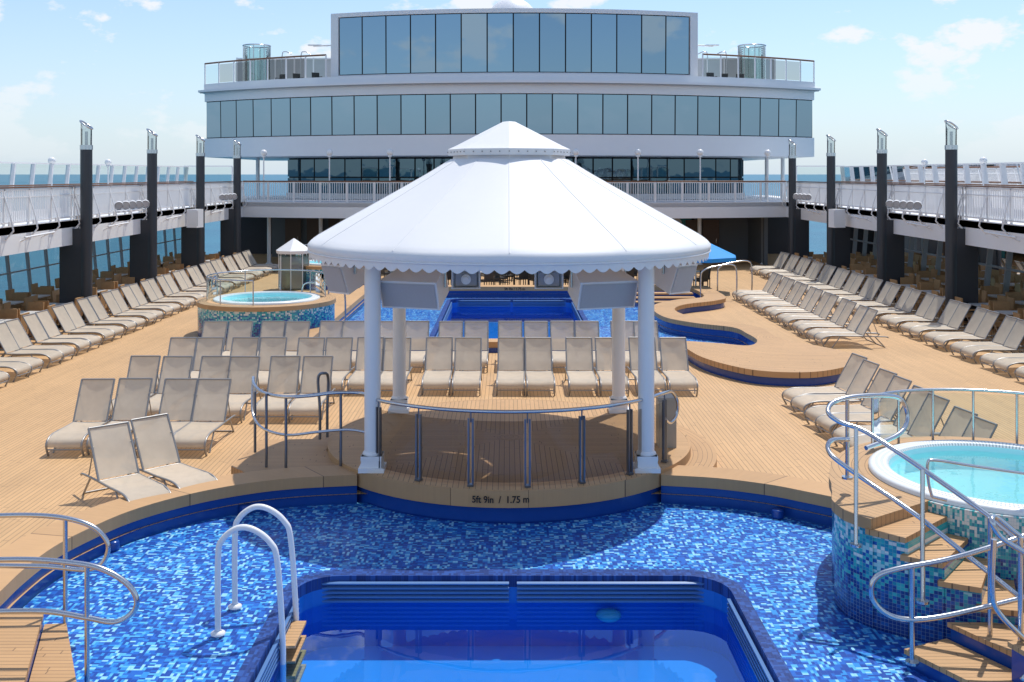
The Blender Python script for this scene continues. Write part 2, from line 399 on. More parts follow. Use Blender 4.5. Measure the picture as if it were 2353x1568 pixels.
# ---------------------------------------------------------------- gazebo platform
pl=thing('gazebo_platform','round raised teak platform reading 5ft 9in / 1.75 m','platform',(GC[0],GC[1],0))
part(pl,'platform_top',MB().sector(GC,.001,3.12,.13,.35,0,2*math.pi,96),teakq)
part(pl,'edge_band',MB().sector(GC,3.121,3.16,.10,.352,0,2*math.pi,96),copm)
part(pl,'centre_disc',MB().lathe([(.001,.356),(.2,.356),(.22,.351)],GC,32,smooth=False),teakring)
part(pl,'tiled_skirt',MB().sector(GC,2.9,3.09,SF-.05,.129,0,2*math.pi,96),navy)
part(pl,'lower_step',MB().sector(GC,3.161,3.6,.0,.2,-.42,math.pi+.1,60),teakring)
part(pl,'side_step',MB().prism([(-4.45,18.9),(-4.5,17.2),(-4.1,16.75),(-2.9,16.75),(-2.72,17.1),(-3.12,18.2),(-3.16,19.0)],.002,.24),teakx)
def lettering(txt,size,width,R,c,zc,mat,name='depth_marking',parent=None,straight_y=None):
    cu=bpy.data.curves.new('t','FONT'); cu.body=txt; cu.size=size; cu.align_x='CENTER'; cu.offset=size*.022
    tmp=bpy.data.objects.new('t',cu); COL.objects.link(tmp)
    dg=bpy.context.evaluated_depsgraph_get(); me=bpy.data.meshes.new_from_object(tmp.evaluated_get(dg)); bpy.data.objects.remove(tmp)
    xs=[v.co.x for v in me.vertices]; k=width/(max(xs)-min(xs))
    for v in me.vertices:
        x,y,z=v.co; x*=k
        if straight_y is None:
            a=x/R; v.co=(c[0]+R*math.sin(a),c[1]-R*math.cos(a),zc+y)
        else: v.co=(c[0]+x,straight_y,zc+y)
    me.materials.append(mat); me.name=name
    o=bpy.data.objects.new(name,me); link(o); o.parent=parent; o.location=-parent.location; return o
lettering('5ft 9in  /  1.75 m',.14,.84,3.18,(GC[0]-.13,GC[1]),.18,textm,parent=pl)
lettering('5ft 9in / 1.75 m',.15,.85,1,(.3,0),.16,textm,parent=fc,straight_y=43.985)

# ---------------------------------------------------------------- gazebo
gz=thing('gazebo','large white canvas gazebo with scalloped valance on four columns','gazebo',(GC[0],GC[1],.35))
for sx in (-1,1):
    for sy in (-1,1):
        x=GC[0]+2.15*sx; y=GC[1]+2.05*sy
        m=MB().lathe([(.128,.62),(.128,3.9)],(x,y),28)
        part(gz,'column',m,white)
        b=MB().box((x,y,.385),(.40,.40,.07)).box((x,y,.51),(.32,.32,.18)).lathe([(.155,.6),(.155,.63),(.128,.66)],(x,y),24)
        b.box((x,y,.565),(.33,.33,.07))
        part(gz,'column_base',b,white)
NS=12; a_off=-math.pi/2
prof=[(3.46,3.68),(3.50,3.74),(3.50,3.80),(3.46,3.86),(3.36,3.93),(2.9,4.19),(2.4,4.465),(1.9,4.745),(1.45,5.0),(1.02,5.26)]
vs=[];K=192
for j,(r,z) in enumerate(prof):
    for i in range(K):
        a=a_off+2*math.pi*i/K; ph=(i%(K//NS))/(K//NS); fac=math.cos(math.pi/NS)/math.cos((ph-.5)*2*math.pi/NS)
        w=0 if j<3 else min(1,(j-2)/3.0); rr=r*(1-w*(1-fac)*.5)
        vs.append((GC[0]+rr*math.cos(a),GC[1]+rr*math.sin(a),z))
roof=MB().add(vs,[(j*K+i,j*K+(i+1)%K,(j+1)*K+(i+1)%K,(j+1)*K+i) for j in range(len(prof)-1) for i in range(K)],True)
part(gz,'roof_canvas',roof,canvas)
ribs=MB()
for k in range(NS):
    a=a_off+2*math.pi*k/NS
    ribs.tube([(GC[0]+r*math.cos(a),GC[1]+r*math.sin(a),z-.003) for r,z in prof[3:]],.010,6)
part(gz,'seam',ribs,canvas)
val=MB(); SC=100; q=6; vs=[]
for i in range(SC*q):
    a=2*math.pi*i/(SC*q); ph=(i%q)/q; dz=.085+.06*math.sin(math.pi*ph)
    vs+= [(GC[0]+3.475*math.cos(a),GC[1]+3.475*math.sin(a),3.70),(GC[0]+3.46*math.cos(a),GC[1]+3.46*math.sin(a),3.70-dz)]
n=SC*q; val.add(vs,[(2*i,2*i+1,(2*i+3)%(2*n),(2*i+2)%(2*n)) for i in range(n)],True)
val.tube([(GC[0]+3.485*math.cos(2*math.pi*i/96),GC[1]+3.485*math.sin(2*math.pi*i/96),3.695) for i in range(96)],.018,6,closed=True)
part(gz,'scalloped_valance',val,canvas)
cap=MB()
ca=-math.pi/2
cap.lathe([(1.0,5.24),(.98,5.36)],GC,8,ca,ca+2*math.pi,False)
cap.lathe([(1.07,5.33),(1.08,5.43),(.93,5.50),(.11,5.92),(.001,5.93)],GC,8,ca,ca+2*math.pi,False)
cap.sector(GC,.9,1.07,5.32,5.331,ca,ca+2*math.pi,8)
part(gz,'roof_cap',cap,canvas)
fr=MB(); 
for k in range(8):
    a=k*math.pi/4+math.pi/8; fr.cyl((GC[0],GC[1],5.1),(GC[0]+3.35*math.cos(a),GC[1]+3.35*math.sin(a),3.75),.035,n=6)
for s1 in (-1,1):
    fr.box((GC[0],GC[1]+2.05*s1,3.74),(4.3,.1,.14)).box((GC[0]+2.15*s1,GC[1],3.741),(.1,4.0,.138))
part(gz,'roof_frame',fr,white)
bolts=MB()
for k in range(40):
    a=2*math.pi*k/40; s8=math.cos(math.pi/8)/math.cos(((a-ca)%(math.pi/4))-math.pi/8); r=1.083*s8
    bolts.sphere((GC[0]+r*math.cos(a),GC[1]+r*math.sin(a),5.38),.012,6,4)
part(gz,'bolts',bolts,alu)
def speaker(c,w,h,dp,rz,rx,lab):
    M=Matrix.Rotation(rz,3,'Z')@Matrix.Rotation(rx,3,'X'); c=Vector(c)
    r=thing('loudspeaker',lab,'loudspeaker',c,'loudspeakers hanging under the gazebo')
    sec=[(-.5,-.5),(.5,-.5),(.36,.5),(-.36,.5)]
    vs=[c+M@Vector((x*w,y*dp,z*h)) for z in (-.5,.5) for x,y in sec]
    b=MB().add(vs,[(0,3,2,1),(4,5,6,7),(0,1,5,4),(1,2,6,5),(2,3,7,6),(3,0,4,7)])
    part(r,'cabinet',b,white)
    vs=[c+M@Vector((x*w*.93,-dp*.5-.012,z*h*.86)) for z in (-.5,.5) for x in (-.5,.5)]
    part(r,'grille',MB().add(vs,[(0,1,3,2)]),speakg)
    br=MB()
    for s_ in (-1,1):
        br.cyl(c+M@Vector((s_*w*.47,0,0)),c+M@Vector((s_*w*.47,0,0))+Vector((0,0,.42)),.02,n=6)
    br.cyl(c+M@Vector((-w*.47,0,0))+Vector((0,0,.42)),c+M@Vector((w*.47,0,0))+Vector((0,0,.42)),.02,n=6)
    part(r,'bracket',br,steel)
big='large white loudspeaker cabinet hanging under the gazebo eave'
speaker((-1.43,16.9,3.20),1.0,.46,.72,-.35,.30,big)
speaker((1.46,16.9,3.20),1.0,.46,.72,.35,.30,big)
sm='small white loudspeaker at outer gazebo corner'
speaker((-2.68,17.5,3.36),.50,.52,.5,-.7,.35,sm)
speaker((2.74,17.5,3.36),.50,.52,.5,.7,.35,sm)
for x in (-.66,.66):
    yc=17.0; zc=3.32
    r=thing('horn_speaker','white rectangular horn loudspeaker under gazebo roof','loudspeaker',(x,yc,zc),'horn loudspeakers')
    vs=[]; hb=MB()
    for (a,b,y) in [(.21,.13,-.20),(.23,.15,-.22),(.23,.15,-.17),(.14,.10,0),(.08,.08,.15)]:
        vs+=[(x-a,yc+y,zc-b),(x+a,yc+y,zc-b),(x+a,yc+y,zc+b),(x-a,yc+y,zc+b)]
    hb.add(vs,[(j*4+k,j*4+(k+1)%4,j*4+4+(k+1)%4,j*4+4+k) for j in range(4) for k in range(4)]+[(16,17,18,19)])
    part(r,'horn',hb,white)
    part(r,'horn_throat',MB().box((x,yc-.12,zc),(.34,.02,.22)),speakg)
    part(r,'driver',MB().cyl((x,yc-.20,zc),(x,yc-.13,zc),.08,n=20).cyl((x,yc-.25,zc),(x,yc-.201,zc),.045,n=16),white)
    part(r,'bracket',MB().cyl((x,yc+.05,zc+.05),(x,yc+.05,3.95),.02,n=6),steel)
bn=thing('waste_bin','beige metal litter bin beside gazebo column','bin',(2.72,18.0,.35))
part(bn,'bin_body',MB().box((2.72,18.1,.75),(.3,.34,.8)),gold)
part(bn,'bin_lid',MB().box((2.72,18.1,1.175),(.34,.38,.05)),gold)

# gazebo railing
gr=thing('gazebo_railing','curved steel railing with smoked glass panels on gazebo platform','railing',(GC[0],16,.35))
R=2.98
angs=[]
for px in (870,962,1082,1212,1337,1447,1527):
    d=16.3
    for _ in range(8):
        X=(px-CX)*d/F; d=GC[1]-math.sqrt(max(.01,R*R-(X-GC[0])**2))
    angs.append(math.atan2(X-GC[0],GC[1]-d))
def gp(a,z,r=R): return Vector((GC[0]+r*math.sin(a),GC[1]-r*math.cos(a),z))
for i,a in enumerate(angs):
    p=MB()
    for da in (-.011,.011): p.box(gp(a+da,.86),(.026,.05,1.0),rz=a)
    p.cyl(gp(a,1.3),gp(a,1.46),.012,n=6); p.box(gp(a,.37),(.09,.09,.03),rz=a)
    part(gr,'post',p,dsteel)
for i in range(len(angs)-1):
    A=[gp(angs[i]+.02+(angs[i+1]-angs[i]-.04)*k/8,0) for k in range(9)]
    m=MB().add([(p.x,p.y,z) for z in (.42,1.33) for p in A],[(k,k+1,10+k,9+k) for k in range(8)],True)
    part(gr,'glass_panel',m,smoke)
railpts=[W(582,868,17.9),W(584,884,17.6),W(604,902,17.3),W(650,912,17.0),W(710,910,16.9),W(770,903,16.9),W(830,904,16.95)]+[gp(a,1.47) for a in [angs[0],*[angs[0]+(angs[-1]-angs[0])*k/10 for k in range(1,10)],angs[-1]]]+[W(1545,902,17.6),W(1557,925,17.7),W(1554,955,17.7),W(1540,972,17.5),gp(angs[-1],1.05)]
part(gr,'top_rail',MB().tube(smooth(railpts,5),.029,8),steel)
sr=MB().tube(smooth([W(582,868,17.9),W(580,905,17.7),W(582,955,17.4),W(605,985,17.1),W(660,1000,17.0),W(730,993,16.9),W(800,988,16.9),W(850,996,16.8),W(868,1003,16.9)],5),.022,8)
part(gr,'lower_rail',sr,steel)
for px,pt,pb,d in ((612,905,1082,17.15),(657,912,1087,17.0),(783,904,1078,17.0),(586,900,1040,17.9)):
    part(gr,'post',MB().cyl(W(px,pb,d),W(px,pt,d),.024,n=8),dsteel)
r=thing('handrail','looped steel handrail at rear step of gazebo platform','handrail',W(745,1010,18.6))
part(r,'rail',MB().tube(smooth([W(735,1010,18.6),W(735,940,18.6),W(731,870,18.6),W(745,858,18.6),W(754,870,18.7),W(752,940,18.7),W(752,1005,18.7)],5),.026,8),dsteel)

# ---------------------------------------------------------------- hot tubs
def tub(C,Rr,Rw,zt,lab,a_cut=None,floor=SF,rear_glass=True,ga=(.1,2.9),cell=.05):
    r=thing('hot_tub',lab,'hot tub',(C[0],C[1],floor))
    rf=Rr if callable(Rr) else (lambda a:Rr)
    tr=plank('teak_tub_ring','ring',.085,(.48,.29,.135),C,.08)
    wm=mosaic_wall('tub_mosaic',C,rf(3.4),floor,zt,cell)
    a0,a1=(0,2*math.pi) if not a_cut else (a_cut[1],a_cut[0]+2*math.pi)
    part(r,'teak_surround',MB().sector(C,Rw,rf,zt-.13,zt,a0,a1,120),tr)
    part(r,'mosaic_wall',MB().sector(C,lambda a:rf(a)-.2,lambda a:rf(a)-.04,floor-.05,zt-.131,a0,a1,120),wm)
    if a_cut: part(r,'inner_wall',MB().sector(C,Rw-.04,Rw+.05,floor-.05,zt-.002,a_cut[0],a_cut[1],40),wm)
    part(r,'rim',MB().lathe([(Rw,zt+.001),(Rw,zt+.05),(Rw-.04,zt+.07),(Rw-.06,zt+.071)],C,72),tubshell)
    part(r,'overflow_ring',MB().lathe([(Rw-.06,zt+.071),(Rw-.24,zt+.07),(Rw-.26,zt+.04)],C,72,smooth=False),grille('tub_grille',C))
    part(r,'tub_bowl',MB().lathe([(Rw-.26,zt+.04),(Rw-.3,zt-.25),(Rw-.62,zt-.3),(Rw-.66,zt-.65),(Rw-.95,zt-.7),(.001,zt-.72)],C,64),tubaqua)
    part(r,'tub_water',MB().sheet([[(C[0]+(Rw-.25)*math.cos(2*math.pi*i/48),C[1]+(Rw-.25)*math.sin(2*math.pi*i/48)) for i in range(48)]],zt-.03),tubwater)
    part(r,'drain',MB().lathe([(.001,0),(.16,0),(.17,-.02)],(C[0]-.15,C[1]-.3,zt-.6),24),grille('drain_grille',(C[0]-.15,C[1]-.3)))
    if rear_glass:
        Rg=Rw+.18; n=7
        tb=MB().tube([(C[0]+Rg*math.cos(ga[0]+(ga[1]-ga[0])*i/40),C[1]+Rg*math.sin(ga[0]+(ga[1]-ga[0])*i/40),zt+.75) for i in range(41)],.022,8)
        part(r,'glass_rail',tb,steel)
        for i in range(n+1):
            a=ga[0]+(ga[1]-ga[0])*i/n; x=C[0]+Rg*math.cos(a); y=C[1]+Rg*math.sin(a)
            part(r,'rail_post',MB().cyl((x,y,zt),(x,y,zt+.75),.02,n=8),steel)
            if i<n:
                A=[(C[0]+Rg*math.cos(a+(ga[1]-ga[0])/n*(.04+.92*k/6)),C[1]+Rg*math.sin(a+(ga[1]-ga[0])/n*(.04+.92*k/6))) for k in range(7)]
                part(r,'glass_panel',MB().add([(*p,z) for z in (zt+.06,zt+.70) for p in A],[(k,k+1,8+k,7+k) for k in range(6)],True),railglass)
    return r,tr,wm
NC=(6.4,13.6)
def lobe(a):
    d=math.degrees(a)%360
    tab=[(0,2.1),(150,2.1),(170,2.16),(187,2.33),(195,2.5),(201,2.70),(208,2.82),(215,2.84),(230,2.72),(250,2.6),(262,2.55),(285,2.3),(310,2.1),(360,2.1)]
    for (x0,y0),(x1,y1) in zip(tab[:-1],tab[1:]):
        if x0<=d<=x1:
            t=(d-x0)/(x1-x0); return y0+(y1-y0)*t
    return 2.1
cut=(math.radians(216),math.radians(264))
rt,trm,wmm=tub(NC,lobe,1.66,1.1,'raised hot tub with teal mosaic wall and teak surround',cut,ga=(.1,2.3),cell=.04)
st=thing('hot_tub_steps','curved teak steps winding down from mosaic hot tub','steps',(5.3,11.8,SF))
nst=6
for i in range(nst):
    a0=cut[0]+(cut[1]-cut[0])*i/nst; a1=cut[0]+(cut[1]-cut[0])*(i+1)/nst; z=1.1-.2*(i+.6)
    part(st,'tread',MB().sector(NC,1.72,lambda a:lobe(a)+.02,z-.06,z,a0-.02,a1,6),teakx)
    part(st,'riser_block',MB().sector(NC,1.72,lambda a:lobe(a)-.05,SF-.05,z-.061,a0+.001,a1-.001,6),wmm)
ls=thing('pool_steps','teak pool steps with navy tiled risers beside mosaic wall','steps',(5,10.8,SF))
for i,(poly,z) in enumerate([([(4.15,11.05),(4.6,10.2),(5.15,10.4),(4.7,11.3)],.03),([(4.71,11.31),(5.16,10.41),(5.8,10.6),(5.4,11.3)],.2),([(4.9,10.35),(5.1,9.6),(6.6,9.9),(6.5,11.2),(5.81,11.2),(5.82,10.62)],.42)]):
    part(ls,'tread',MB().prism(poly,z-.05,z),teakx)
    c=(sum(p[0] for p in poly)/len(poly),sum(p[1] for p in poly)/len(poly))
    part(ls,'riser_block',MB().prism([(c[0]+(p[0]-c[0])*.95,c[1]+(p[1]-c[1])*.95) for p in poly],SF-.05,z-.051),navy)
ls=thing('pool_steps','teak steps descending into the shallow splash pool','steps',(-5.2,10.8,SF))
for poly,z in ([[(-5.68,11.72),(-5.68,9.4),(-4.4,9.4),(-5.16,11.75)],.12],[[(-5.15,11.75),(-4.39,9.4),(-3.75,9.4),(-4.92,11.78)],-.01]):
    part(ls,'tread',MB().prism(poly,z-.05,z),teakx)
    part(ls,'riser_block',MB().prism(poly,SF-.05,z-.051),navy)
tub((-7.6,33.4),2.15,1.65,1.05,'raised round hot tub with curved clear glass screen',None,0,True,(.3,math.pi*1.5))
tub((-7.9,47.5),1.9,1.45,1.0,'second raised hot tub near the covered bar',None,0,True,(0,3.1))

# ---------------------------------------------------------------- handrails
def rail(name,lab,paths,posts,anchor,rad=.028):
    r=thing(name,lab,'handrail',anchor)
    for p in paths: part(r,'rail',MB().tube(smooth(p,6),rad,10),steel)
    for a,b in posts:
        part(r,'post',MB().cyl(a,b,rad*.9,n=10),steel)
        part(r,'base_plate',MB().cyl(b+Vector((0,0,.0)),b+Vector((0,0,.025)),rad*2.4,n=16),steel)
rail('handrail','looped stainless handrail along curved hot tub steps',
 [[W(1990,1030,12.6),W(2062,1000,12.9),W(2085,965,13.1),W(2072,920,13.1),W(2030,909,13.0),W(1960,912,12.9),W(1915,925,12.8),W(1903,948,12.6),W(1930,970,12.5),W(1985,990,12.35),W(2060,1037,12.0),W(2140,1092,11.75),W(2220,1148,11.5),W(2290,1200,11.25),W(2345,1250,11.0),W(2400,1310,10.9)],
  [W(1950,1010,12.8),W(1912,1012,12.7),W(1902,1030,12.6),W(1920,1055,12.4),W(1990,1105,12.2),W(2100,1180,11.7),W(2220,1275,11.3),W(2340,1370,11.0)]],
 [(W(1947,918,12.9),W(1947,1100,12.9)),(W(1967,985,12.2),W(1967,1255,11.9)),(W(2120,1080,11.6),W(2120,1385,11.35)),(W(2275,1190,11.0),W(2275,1540,11.0))],G(1967,1255,SF))
rail('handrail','short handrail curving down into the hot tub',
 [[W(2142,1142,12.2),W(2134,1110,12.2),W(2132,1066,12.2),W(2150,1058,12.2),W(2240,1072,12.2),W(2400,1096,12.2)],[W(2142,1142,12.2),W(2175,1150,12.2)]],[],G(2142,1142,1.1),.018)
rail('handrail','steel handrail loop beside lower pool steps',
 [[W(2400,1215,10.9),W(2300,1250,10.8),W(2180,1285,10.8),W(2060,1308,10.8),W(2010,1330,10.8),W(2005,1375,10.8),W(2040,1412,10.8),W(2100,1424,10.8),W(2200,1410,10.8),W(2400,1362,10.8)]],
 [(W(2096,1305,10.8),W(2096,1525,10.8))],G(2096,1525,SF))
rail('handrail','upright looping steel handrail above lower steps',
 [[W(2420,1330,10.3),W(2360,1275,10.3),W(2300,1235,10.3),W(2280,1200,10.3),W(2290,1190,10.4),W(2340,1230,10.4),W(2420,1290,10.4)],
  [W(2420,1520,10.3),W(2350,1465,10.3),W(2290,1400,10.3),W(2280,1340,10.3),W(2284,1240,10.3)],[W(2420,1545,10.1),W(2350,1560,10.1),W(2420,1580,10.1)]],
 [(W(2345,1235,10.35),W(2345,1568,10.35))],G(2345,1568,.42))
rail('handrail','curved steel handrail beside shallow pool steps',
 [[W(-60,1188,11.8),W(60,1184,11.8),W(150,1191,11.8),W(215,1212,11.8),W(247,1248,11.8),W(244,1280,11.8),W(225,1302,11.8),W(190,1310,11.8),W(100,1302,11.8),W(-60,1300,11.8)]],
 [(W(150,1191,11.8),W(150,1470,11.8))],G(150,1470,SF))
rail('handrail','curved steel handrail at the pool steps',
 [[W(-60,1288,10.6),W(60,1286,10.6),W(150,1292,10.6),W(230,1306,10.6),W(290,1340,10.6),W(314,1378,10.6),W(303,1410,10.6),W(262,1430,10.6),W(200,1420,10.6),W(100,1405,10.6),W(-60,1408,10.6)]],
 [(W(200,1298,10.6),W(200,1578,10.6))],G(200,1578,SF))
for (x,y,xx) in ((7.6,41.5,1),(8.6,43.2,1),(-5.3,34.5,-1),(-5.0,38.0,-1)):
    r=thing('handrail','small looped steel handrail beside the far pool','handrail',(x,y,.3),'far poolside handrails')
    part(r,'rail',MB().tube(smooth([(x,y,SF),(x,y,.9),(x+.1*xx,y,1.2),(x+.6*xx,y+.2,1.35),(x+1.3*xx,y+.4,1.4),(x+1.5*xx,y+.45,1.1),(x+1.5*xx,y+.45,.0)],5),.03,8),steel)
# teak steps down to far splash pool near parasol
fs_=thing('pool_steps','wide teak steps with navy risers beside the parasol','steps',(6.3,42.6,SF))
for i in range(3):
    part(fs_,'tread',MB().box((6.2,41.2+.55*i,.0+.11*i),(2.4,.5,.05)),teakx)
    part(fs_,'riser_block',MB().box((6.2,41.22+.55*i,(-.2-.026+.11*i)/2),(2.34,.46,.2-.026+.11*i)),navy)

ld=thing('pool_ladder','white tubular pool ladder with teak treads','ladder',(-2.9,12,SF))
for Y in (11.75,12.48):
    pts=[(-3.22,Y,SF),(-3.22,Y,.72),(-3.17,Y,.93),(-3.0,Y,1.06),(-2.82,Y,1.04),(-2.64,Y,.90),(-2.56,Y,.68),(-2.50,Y,-.2),(-2.50,Y,-.98)]
    part(ld,'side_rail',MB().tube(smooth(pts,6),.034,12),white)
    part(ld,'foot_flange',MB().lathe([(.08,.03),(.08,.05),(.04,.07)],(-3.22,Y,SF),20),white)
for i in range(4): part(ld,'tread',MB().box((-2.45,12.115,-.28-.17*i),(.16,.66,.03)),teakx)
for px,py in ((565,1158),(262,1240),(1785,1168)):
    p=G(px,py,-.02); p.y-=.05
    f=MB().lathe([(.09,SF+.01),(.09,-.04),(.08,-.02),(.001,-.018)],(p.x,p.y),20)
    single('water_inlet',f,navy,'round blue water inlet fitting under pool coping','pool fitting','pool water inlets')

# ---------------------------------------------------------------- sun loungers
lg=thing('sun_lounger','taupe mesh sun lounger with raised back on grey frame','sun lounger')
fm=MB(); hw=.31
for s1 in (-1,1):
    x=hw*s1
    fm.tube(smooth([(x,.10,0),(x,.02,.13),(x,.0,.22),(x,.08,.30),(x,.3,.35),(x,.8,.335),(x,1.3,.33),(x,1.85,.31),(x,1.95,.28)],3),.019,6)
    fm.cyl((x,1.55,.32),(x,1.85,0),.017,n=6); fm.cyl((x,.55,.335),(x*.98,.30,0.0),.015,n=6)
    fm.cyl((x,1.22,.34),(x,1.64,1.06),.018,n=6); fm.cyl((x*.93,1.48,.8),(x*.93,1.68,.33),.011,n=6)
fm.cyl((-hw,1.64,1.06),(hw,1.64,1.06),.018,n=6); fm.cyl((-hw,1.85,.015),(hw,1.85,.015),.014,n=6); fm.cyl((-hw,1.22,.33),(hw,1.22,.33),.015,n=6); fm.cyl((-hw,.02,.13),(hw,.02,.13),.014,n=6)
part(lg,'frame',fm,alu,local=True)
def cloth(pts,wd):
    m=MB(); nx=5; vs=[]
    for (y,z,sg) in pts:
        for i in range(nx): t=i/(nx-1)*2-1; vs.append((t*wd,y+ (0 if z<.5 else sg*(1-t*t)),z-sg*(1-t*t)))
    return m.add(vs,[(j*nx+i,j*nx+i+1,(j+1)*nx+i+1,(j+1)*nx+i) for j in range(len(pts)-1) for i in range(nx-1)],True)
part(lg,'seat',cloth([(.02,.17,0),(.0,.225,.005),(.03,.285,.01),(.1,.325,.015),(.3,.362,.02),(.6,.355,.03),(.9,.347,.03),(1.2,.345,.01)],.298),fabric,local=True)
part(lg,'backrest',cloth([(1.225,.36,.0),(1.32,.53,.02),(1.43,.715,.025),(1.54,.895,.015),(1.635,1.05,.0)],.298),fabric,local=True)
P=[]
def addl(x,y,rz): P.append(((x+random.uniform(-.02,.02),y+random.uniform(-.04,.04),0.0),rz+random.uniform(-.02,.02)))
Ytop={740:28.2,778:25.4,820:22.8,872:20.3}
for x in (-7.76,-7.1,-6.25,-5.6,-4.7,-4.04,-3.1,-2.4,-1.5,-.83,.07,.76,1.44,2.1,3.04,3.7): addl(x,Ytop[740]-1.64,0)
for x in (-7.75,-7.1,-6.3,-5.62,-4.7,-4.04,-3.3,-2.62,-1.62,-.92,.09,.77,1.72,2.4,3.25,3.95): addl(x,Ytop[778]-1.64,0)
for x in (-7.78,-7.1,-6.26,-5.64,-4.75,-4.08): addl(x,Ytop[820]-1.64,0)
for x in (-7.83,-7.14,-6.28,-5.65): addl(x,Ytop[872]-1.64,0)
addl(-5.15,15.35,math.radians(42)); addl(-4.62,16.0,math.radians(46))
y=22.0
while y<53.5:
    if not(46.6<y<47.4):
        addl(-11.75,y,math.radians(84)); addl(-11.75,y+.7,math.radians(84))
    y+=1.85
y=22.6
while y<53:
    addl(12.25,y,math.radians(-84)); addl(12.25,y+.7,math.radians(-84)); y+=1.85
y=30.6
while y<41.5: addl(9.0,y,math.radians(-86)); addl(9.0,y+.7,math.radians(-86)); y+=1.75
y=16.6
while y<23.6: addl(6.0,y,math.radians(-80)); addl(6.0,y+.7,math.radians(-80)); y+=1.75
repeat(lg,P,'sun loungers on the teak deck')

# ---------------------------------------------------------------- dining sets
ch=thing('dining_chair','brown wicker dining chair at covered terrace table','chair')
part(ch,'seat',MB().box((0,0,.42),(.5,.48,.12)),wicker,local=True)
part(ch,'backrest',MB().box((0,.225,.72),(.5,.05,.52),rx=-.10).box((.235,0,.6),(.04,.4,.05)).box((-.235,0,.6),(.04,.4,.05)),wicker,local=True)
lm=MB()
for a in (-1,1):
    for b in (-1,1): lm.box((.2*a,.2*b,.2),(.045,.045,.41)); 
    lm.box((.235*a,-.18,.51),(.035,.035,.16)); lm.box((.2*a,0,.15),(.025,.38,.025))
lm.box((0,-.2,.34),(.38,.03,.05)).box((0,.2,.34),(.38,.03,.05))
part(ch,'base_frame',lm,wicker,local=True)
tb=thing('dining_table','square dining table with grey top on pedestal','table')
part(tb,'table_top',MB().box((0,0,.74),(.8,.8,.035)),tabletop,local=True)
part(tb,'pedestal',MB().cyl((0,0,.02),(0,0,.725),.035,n=10).box((0,0,.015),(.45,.45,.025)),blackm,local=True)
TP=[];CP=[]
y=28.5
while y<55:
    for sd in (-1,1):
        for xo in (15.15,16.85):
            X=c0+sd*xo+random.uniform(-.05,.05); Y=y+random.uniform(-.1,.1)+(.5 if xo>16 else 0)
            TP.append(((X,Y,0),random.uniform(-.05,.05)))
            for a in range(4):
                an=a*math.pi/2; dx,dy=math.sin(an)*-.6,math.cos(an)*.6
                CP.append(((X+dx,Y+dy,0),an+random.uniform(-.12,.12)))
    y+=1.95
FT=[(-1.2,46.0),(.3,46.9),(1.8,46.1),(8.0,46.0),(3.4,46.6),(-3.0,46.8),(-.4,49.5),(2.5,49.5),(5.0,47.5),(-5.0,49)]
repeat(tb,TP,'dining tables under the side decks'); repeat(ch,CP,'dining chairs under the side decks')
dc=thing('cafe_chair','dark woven cafe chair on the aft deck','chair')
part(dc,'seat',MB().box((0,0,.43),(.46,.46,.05)),blackm,local=True)
part(dc,'backrest',MB().box((0,.22,.66),(.46,.03,.42),rx=-.12).box((.23,0,.62),(.03,.42,.03)).box((-.23,0,.62),(.03,.42,.03)),blackm,local=True)
lm=MB()
for a in (-1,1):
    for b in (-1,1): lm.box((.22*a,.2*b,.31 if b<0 else .21),(.03,.03,.62 if b<0 else .42))
    lm.box((.22*a,0,.39),(.02,.4,.03))
lm.box((0,-.2,.39),(.42,.02,.03)).box((0,.2,.39),(.42,.02,.03))
part(dc,'base_frame',lm,blackm,local=True)
ct=thing('cafe_table','round cafe table with pale top near the pool','table')
part(ct,'table_top',MB().lathe([(.001,.76),(.45,.76),(.45,.73),(.001,.73)],(0,0),24,smooth=False),tabletop,local=True)
part(ct,'pedestal',MB().cyl((0,0,0.02),(0,0,.73),.03,n=8).lathe([(.25,.0),(.25,.02),(.03,.05)],(0,0),16),blackm,local=True)
DC=[]
for (x,yy) in FT:
    for a in range(4): an=.5+a*1.57; DC.append(((x-math.sin(an)*.65,yy+math.cos(an)*.65,0),an))
UZ=10.0
for (x,yy) in ((-12.2,61.6),(-11.0,61.0),(11.8,61.0),(12.6,61.6),(-13.3,62.0),(13.6,61.8)): DC.append(((x,yy,UZ),random.uniform(-1,1)))
repeat(ct,[((x,yy,0),0) for x,yy in FT],'cafe tables'); repeat(dc,DC,'dark cafe chairs')
um=thing('parasol','open blue parasol over a cafe table','parasol',(8.0,44.9,0))
u=MB(); rim=[(8.0+1.8*math.cos(i*math.pi/4+.2),44.9+1.8*math.sin(i*math.pi/4+.2),1.52) for i in range(8)]
u.add([(8.0,44.9,2.35)]+rim+[(p[0],p[1],1.36) for p in rim],[(0,i+1,(i+1)%8+1) for i in range(8)]+[(i+1,i+9,(i+1)%8+9,(i+1)%8+1) for i in range(8)])
part(um,'canopy',u,bluecloth); part(um,'pole',MB().cyl((8.0,44.9,0),(8.0,44.9,2.4),.03,n=8),white)
kx,ky=-9.3,46.0
k=thing('shower_cabin','small glass shower cabin with white tent roof','shower cabin',(kx,ky,0))
part(k,'roof',MB().lathe([(.76,1.55),(.78,1.68),(.06,2.17),(.001,2.2)],(kx,ky),8,smooth=False),canvas)
part(k,'frosted_screen',MB().sector((kx,ky),.62,.64,.05,1.42,0,2*math.pi,8),glassy('frosted_glass',(.55,.66,.64),.3,extra=.15))
pp=MB()
for i in range(8): a=i*math.pi/4; pp.cyl((kx+.66*math.cos(a),ky+.66*math.sin(a),0),(kx+.66*math.cos(a),ky+.66*math.sin(a),1.58),.02,n=6)
part(k,'posts',pp,white)

